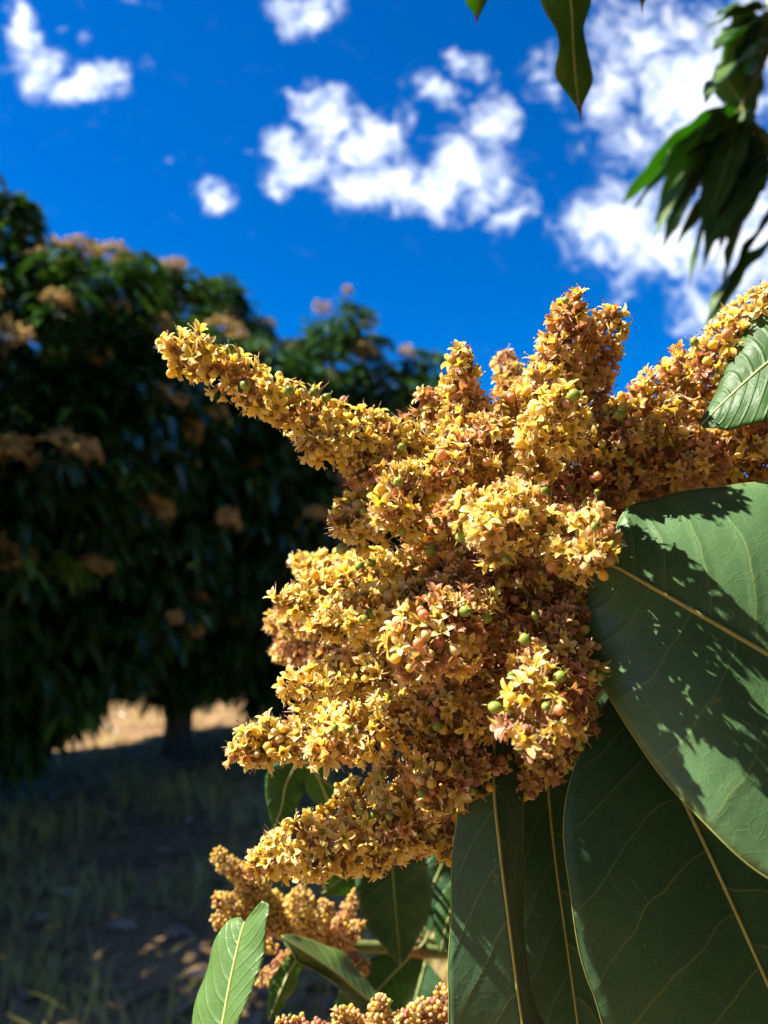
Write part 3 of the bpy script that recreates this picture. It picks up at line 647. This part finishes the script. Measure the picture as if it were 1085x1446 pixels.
# ------------------------------------------------------------------ the big leaves
sh = thing('leafy_shoot', 'broad sunlit green leaf with yellow midrib and jagged blossom shadow on it', 'leaves', P(1330, 1060, .36))
add_leaf(sh, px3([(1300, 1045, .335), (1190, 985, .334), (1085, 924, .335), (985, 866, .340), (905, 820, .350), (868, 800, .356), (846, 800, .364)]),
         px3([(1300, 1070, .333), (1260, 1300, .295), (1085, 1241, .296), (960, 1122, .310), (868, 1000, .336), (822, 895, .355), (838, 815, .364)]),
         px3([(1300, 1030, .336), (1240, 760, .362), (1120, 690, .372), (1010, 688, .378), (925, 702, .382), (880, 728, .378), (852, 785, .366)]),
         'leaf_top', rib_r=(.0017, .0006), margin=.00035, n=64, m=16, bulge=.05, wave=.0016, seed=3)
tube('stem', crom([P(1460, 1130, .42), P(1380, 1090, .38), P(1300, 1045, .345)], 8), np.linspace(.006, .0017, 8), M['twig'], sh)
up = thing('leafy_shoot', 'translucent green leaf standing up beside the right blossom spike', 'leaves', P(1230, 560, .42))
add_leaf(up, px3([(1170, 470, 0.373), (1120, 490, 0.374), (1085, 512, 0.375), (1050, 542, 0.376), (1015, 575, 0.378), (990, 600, 0.380)]),
         px3([(1170, 450, 0.378), (1130, 412, 0.392), (1088, 428, 0.395), (1046, 470, 0.395), (1018, 540, 0.388), (988, 598, 0.380)]),
         px3([(1170, 490, 0.368), (1140, 560, 0.358), (1100, 590, 0.360), (1060, 600, 0.366), (1020, 606, 0.373), (992, 604, 0.380)]), 'leaf_mid', rib='midrib_pale', rib_r=(.0012, .0004), wave=.001, seed=5)
tube('stem', crom([P(1300, 540, .46), P(1230, 490, .40), P(1170, 470, .373)], 6), np.linspace(.004, .0012, 6), M['twig'], up)

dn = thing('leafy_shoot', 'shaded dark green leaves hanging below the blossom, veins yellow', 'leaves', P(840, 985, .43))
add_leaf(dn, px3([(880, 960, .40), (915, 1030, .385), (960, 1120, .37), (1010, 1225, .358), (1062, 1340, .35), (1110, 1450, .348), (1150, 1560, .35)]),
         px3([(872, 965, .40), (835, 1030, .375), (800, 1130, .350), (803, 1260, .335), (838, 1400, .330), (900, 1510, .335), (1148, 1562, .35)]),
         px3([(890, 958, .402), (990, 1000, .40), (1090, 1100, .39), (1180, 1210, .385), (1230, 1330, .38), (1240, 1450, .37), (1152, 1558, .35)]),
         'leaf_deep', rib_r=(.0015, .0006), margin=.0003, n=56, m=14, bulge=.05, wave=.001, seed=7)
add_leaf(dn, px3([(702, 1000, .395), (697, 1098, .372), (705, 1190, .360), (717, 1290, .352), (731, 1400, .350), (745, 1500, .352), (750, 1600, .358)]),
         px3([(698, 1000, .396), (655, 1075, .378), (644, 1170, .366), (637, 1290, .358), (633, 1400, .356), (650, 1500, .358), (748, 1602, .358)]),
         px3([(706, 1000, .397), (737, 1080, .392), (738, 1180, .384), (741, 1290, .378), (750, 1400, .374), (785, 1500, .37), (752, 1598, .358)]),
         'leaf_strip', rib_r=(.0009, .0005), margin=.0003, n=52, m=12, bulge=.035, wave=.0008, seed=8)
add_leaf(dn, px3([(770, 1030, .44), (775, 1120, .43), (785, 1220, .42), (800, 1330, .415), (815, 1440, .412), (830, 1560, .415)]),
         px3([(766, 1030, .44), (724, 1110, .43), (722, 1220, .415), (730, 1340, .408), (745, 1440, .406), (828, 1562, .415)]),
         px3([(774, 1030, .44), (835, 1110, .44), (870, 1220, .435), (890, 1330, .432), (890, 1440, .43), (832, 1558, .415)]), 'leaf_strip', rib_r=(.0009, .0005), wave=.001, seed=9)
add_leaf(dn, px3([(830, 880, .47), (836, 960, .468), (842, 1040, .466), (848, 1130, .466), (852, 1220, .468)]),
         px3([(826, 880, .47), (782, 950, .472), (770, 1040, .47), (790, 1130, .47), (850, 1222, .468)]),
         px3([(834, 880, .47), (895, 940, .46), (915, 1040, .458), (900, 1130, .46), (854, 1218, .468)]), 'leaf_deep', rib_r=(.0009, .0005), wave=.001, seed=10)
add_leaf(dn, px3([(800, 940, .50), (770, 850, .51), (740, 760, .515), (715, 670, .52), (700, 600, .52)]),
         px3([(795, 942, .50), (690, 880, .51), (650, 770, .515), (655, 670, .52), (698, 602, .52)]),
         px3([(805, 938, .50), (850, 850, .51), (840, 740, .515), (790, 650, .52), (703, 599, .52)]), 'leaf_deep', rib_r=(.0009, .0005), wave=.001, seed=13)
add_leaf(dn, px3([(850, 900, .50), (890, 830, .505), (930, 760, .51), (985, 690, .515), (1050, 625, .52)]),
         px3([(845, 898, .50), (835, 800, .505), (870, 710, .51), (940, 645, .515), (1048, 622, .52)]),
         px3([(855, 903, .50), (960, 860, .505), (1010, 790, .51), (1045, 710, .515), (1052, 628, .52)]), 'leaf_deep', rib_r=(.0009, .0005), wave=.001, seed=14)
for a, b in (((840, 985, .43), (800, 940, .50)), ((840, 985, .43), (850, 900, .50)), ((840, 985, .43), (830, 880, .47)), ((840, 985, .43), (880, 960, .40)), ((840, 985, .43), (702, 1000, .395)), ((840, 985, .43), (770, 1030, .44)), ((905, 1235, .60), (840, 985, .43))):
    A, B = P(*a), P(*b); tube('stem', crom([A, (A+B)/2+np.array([0, .008, 0]), B], 7), np.linspace(.0026, .0014, 7), M['twig'], dn, 7)

nt = thing('leafy_shoot', 'glossy upright leaf notched at its end, left of the lower blossoms', 'leaves', P(330, 1560, .44))
add_leaf(nt, px3([(300, 1560, .375), (306, 1500, .380), (316, 1440, .388), (327, 1380, .396), (338, 1330, .404), (344, 1308, .408), (346, 1302, .409)]),
         px3([(296, 1560, .376), (268, 1500, .392), (275, 1430, .402), (291, 1365, .410), (314, 1312, .415), (330, 1296, .415), (341, 1296, .411)]),
         px3([(304, 1560, .374), (320, 1500, .376), (340, 1440, .380), (362, 1385, .386), (374, 1330, .394), (381, 1282, .402), (370, 1272, .405)]),
         'leaf_young', rib='midrib_pale', rib_r=(.0011, .0007), wave=.0011, seed=11)
add_leaf(nt, px3([(560, 1440, .56), (520, 1412, .54), (480, 1378, .52), (440, 1350, .505), (398, 1322, .50)]),
         px3([(558, 1442, .56), (505, 1420, .525), (455, 1376, .505), (415, 1352, .50), (397, 1320, .51)]),
         px3([(562, 1437, .56), (530, 1398, .57), (490, 1352, .57), (440, 1326, .555), (400, 1320, .51)]), 'leaf_young', rib='midrib_pale', rib_r=(.0010, .0004), wave=.001, seed=12)
tube('stem', crom([P(640, 1560, .60), P(480, 1600, .54), P(360, 1600, .42), P(300, 1560, .375)], 10), np.linspace(.005, .0012, 10), M['twig'], nt)
tube('stem', crom([P(640, 1560, .60), P(600, 1490, .58), P(560, 1440, .56)], 7), np.linspace(.004, .0012, 7), M['twig'], nt)

bk = thing('leafy_shoot', 'dark green leaves on a pale twig behind the lower blossoms', 'leaves', P(700, 1300, .72))
Q = [  # three polylines each, behind the blossom
 ([(552, 1190, .62), (555, 1240, .615), (560, 1300, .61), (566, 1362, .605)], [(540, 1190, .62), (502, 1240, .59), (520, 1310, .59), (564, 1363, .605)], [(562, 1190, .62), (606, 1225, .645), (604, 1300, .64), (568, 1360, .605)], 'leaf_deep'),
 ([(425, 1070, .56), (405, 1105, .555), (398, 1140, .552), (388, 1168, .55)], [(420, 1068, .56), (380, 1085, .552), (376, 1130, .55), (386, 1169, .55)], [(430, 1072, .56), (432, 1100, .562), (420, 1140, .558), (390, 1167, .55)], 'leaf_mid'),
 ([(600, 1330, .66), (560, 1370, .64), (520, 1410, .62), (470, 1440, .61)], [(598, 1328, .66), (545, 1345, .64), (490, 1375, .62), (468, 1438, .61)], [(603, 1334, .66), (585, 1400, .65), (545, 1445, .63), (474, 1444, .61)], 'leaf_mid'),
 ([(560, 1180, .64), (525, 1205, .63), (490, 1235, .62), (455, 1262, .61)], [(558, 1178, .64), (515, 1190, .63), (475, 1215, .62), (453, 1260, .61)], [(563, 1184, .64), (540, 1230, .63), (505, 1262, .62), (458, 1265, .61)], 'leaf_under'),
 ([(660, 1230, .68), (645, 1265, .67), (632, 1300, .66), (622, 1345, .65)], [(655, 1228, .68), (625, 1260, .67), (612, 1300, .66), (620, 1346, .65)], [(666, 1232, .68), (668, 1275, .67), (655, 1310, .66), (625, 1345, .65)], 'leaf_mid'),
 ([(600, 1360, .70), (590, 1400, .69), (575, 1450, .68), (560, 1510, .67)], [(594, 1360, .70), (560, 1395, .69), (540, 1450, .68), (558, 1511, .67)], [(606, 1360, .70), (630, 1400, .69), (615, 1460, .68), (563, 1509, .67)], 'leaf_deep'),
 ([(430, 1340, .60), (410, 1370, .59), (396, 1400, .58), (380, 1440, .57)], [(427, 1338, .60), (396, 1362, .59), (380, 1395, .58), (378, 1440, .57)], [(434, 1343, .60), (424, 1378, .60), (408, 1410, .59), (383, 1441, .57)], 'leaf_under'),
 ([(640, 1190, .70), (620, 1230, .70), (606, 1270, .69), (600, 1320, .68)], [(634, 1188, .70), (596, 1225, .70), (580, 1270, .69), (598, 1321, .68)], [(646, 1192, .70), (650, 1235, .70), (640, 1280, .69), (603, 1320, .68)], 'leaf_deep'),
 ([(470, 1150, .60), (455, 1110, .59), (440, 1080, .58), (425, 1050, .57)], [(465, 1152, .60), (438, 1125, .59), (424, 1088, .58), (424, 1050, .57)], [(474, 1148, .60), (470, 1108, .60), (458, 1075, .59), (428, 1050, .57)], 'leaf_mid'),
]
JB = P(640, 1345, .70)
for i, (m_, l_, r_, mt) in enumerate(Q):
    add_leaf(bk, px3(m_), px3(l_), px3(r_), mt, rib='midrib_pale', rib_r=(.0012, .0004), n=24, m=7, bulge=.05, wave=.0012, seed=40+i)
    B = P(*m_[0]); tube('stem', crom([JB, (JB+B)/2+np.array([0, .03, .01]), B], 6), np.linspace(.003, .0012, 6), M['twig'], bk, 6)
tube('stem', crom([P(905, 1235, .60), P(760, 1330, .68), P(640, 1345, .70), P(540, 1338, .64), P(440, 1333, .61)], 12), np.linspace(.007, .0045, 12), M['twig'], bk)

# leaves hanging from above and the cluster at the upper right
tp = thing('leafy_shoot', 'wavy green leaves with scorched brown tips hanging from above', 'leaves', (.35, .62, 2.15))
for i, (m_, l_, r_) in enumerate([
  ([(770, -190, 0.550), (790, -90, 0.561), (806, 0, 0.574), (810, 70, 0.584), (814, 120, 0.594), (818, 150, 0.600)], [(766, -190, 0.550), (735, -100, 0.559), (768, 8, 0.571), (788, 55, 0.578), (786, 108, 0.589), (812, 148, 0.600)], [(774, -190, 0.550), (845, -90, 0.571), (834, 0, 0.584), (826, 55, 0.590), (837, 112, 0.597), (823, 149, 0.600)]),
  ([(720, -190, 0.570), (700, -120, 0.574), (684, -50, 0.579), (677, -10, 0.587), (674, 22, 0.594)], [(716, -190, 0.570), (660, -120, 0.564), (650, -50, 0.574), (658, 0, 0.584), (670, 22, 0.594)], [(724, -190, 0.570), (735, -120, 0.584), (708, -50, 0.584), (691, -5, 0.590), (678, 22, 0.594)]),
  ([(880, -190, 0.580), (892, -120, 0.584), (903, -60, 0.587), (907, -15, 0.596), (907, 4, 0.600)], [(876, -190, 0.580), (868, -120, 0.584), (884, -60, 0.587), (900, -14, 0.596), (904, 4, 0.600)], [(884, -190, 0.580), (925, -120, 0.584), (926, -60, 0.587), (917, -15, 0.596), (910, 4, 0.600)])]):
    add_leaf(tp, px3(m_), px3(l_), px3(r_), 'leaf_under', rib='midrib_pale', rib_r=(.0010, .0003), n=34, m=8, bulge=.05, wave=.0012, seed=60+i)
    e, a, b = P(*m_[-1]), P(*l_[-1]), P(*r_[-1]); dv = e-P(*m_[-2]); dv /= np.linalg.norm(dv); Lt = (.016, .011, .012)[i]
    t_ = np.linspace(0, 1, 6); add_leaf(tp, [e-dv*.0015+dv*Lt*x for x in t_], [e-dv*.0015+dv*Lt*x+(a-e)*(1-x)**1.6*1.03+RT*.0002 for x in t_], [e-dv*.0015+dv*Lt*x+(b-e)*(1-x)**1.6*1.03 for x in t_], 'leaf_tip', rib_r=None, n=8, m=2, bulge=0, name='leaf_tip')
    A, B = np.array([.35, .62, 2.15]), P(*m_[0]); tube('stem', crom([A, (A+B)/2+np.array([0, .02, .05]), B], 7), np.linspace(.004, .0012, 7), M['twig'], tp, 6)

cl = thing('leafy_shoot', 'drooping cluster of dark leaves against the white cloud', 'leaves', (.93, 1.45, 2.25))
hub = [P(1100, -20, 1.40), P(1085, 70, 1.38), P(1050, 150, 1.36), P(1090, 210, 1.38), P(1110, 330, 1.40)]
lead = crom([np.array([.93, 1.45, 2.25])]+hub, 16); tube('stem', lead, np.linspace(.009, .004, 16), M['twig'], cl, 7)
CL = [  # base, tip (photo pixels), depth, half width in pixels
 ((1052, 150), (1022, 60), 17), ((1050, 148), (946, 300), 24), ((1048, 152), (962, 330), 22), ((1052, 150), (990, 330), 20), ((1045, 160), (935, 280), 20), ((1055, 155), (1035, 300), 26), ((1060, 150), (1015, 360), 20), ((1058, 160), (1060, 330), 26),
 ((1090, 60), (1035, 120), 26), ((1090, 20), (1012, 110), 22), ((1085, 10), (1050, 120), 22), ((1085, 30), (1075, 150), 24), ((1075, 5), (1020, 40), 16), ((1090, 80), (1060, 150), 22), ((1095, 0), (1010, 20), 16),
 ((1085, 200), (1050, 330), 26), ((1090, 205), (1085, 370), 26), ((1090, 210), (1030, 380), 22), ((1090, 215), (1060, 400), 24), ((1100, 300), (1040, 420), 22), ((1105, 310), (1085, 440), 26), ((1105, 320), (1055, 450), 22), ((1105, 320), (1120, 460), 26),
 ((1070, 180), (1010, 300), 24), ((1075, 190), (1000, 345), 15), ((1085, 120), (1082, 230), 22), ((1060, 165), (1078, 270), 26), ((1095, 230), (1110, 380), 26), ((1080, 250), (1042, 340), 20), ((1095, 120), (1120, 260), 26), ((1100, 40), (1125, 160), 26),
 ((1015, 195), (940, 290), 22), ((1020, 190), (965, 300), 24), ((1025, 190), (985, 325), 24), ((1005, 215), (932, 250), 17), ((1030, 200), (1005, 300), 22), ((1045, 170), (1020, 250), 24), ((1065, 230), (1020, 340), 22), ((1075, 20), (1035, 75), 22), ((1090, 90), (1045, 190), 24)]
CL = [c for i, c in enumerate(CL) if i not in (13, 16, 20, 22, 25, 27, 29, 30)]
for i, (a, b, w) in enumerate(CL):
    b = (b[0]-22, b[1]+8)
    d0 = 1.36+.05*math.sin(i*2.1); A = P(a[0], a[1], 1.37); B = P(b[0], b[1], d0+.06*math.sin(i*1.3)); L = np.linalg.norm(B-A)
    j = int(np.argmin(np.linalg.norm(lead-A, axis=1))); A2 = lead[j]*.5+A*.5
    tube('stem', [lead[j], (lead[j]+A2)/2, A2], [.003, .0025, .002], M['twig'], cl, 5)
    dr = .28; dv = B-A2; L = np.linalg.norm(dv); dv = dv/L+np.array([0, 0, dr])
    free_leaf(cl, A2, dv+np.array([.10*math.sin(i*2.7), .16*math.sin(i*1.9), 0]), L*(.86+.12*math.sin(i*3.3)), w*1.7/FPX, dr*(.95+.35*math.sin(i*1.1)), (i*1.7) % 1.3-.65, 'leaf_mid' if i % 2 else 'leaf_under', seed=i, pet=.008)
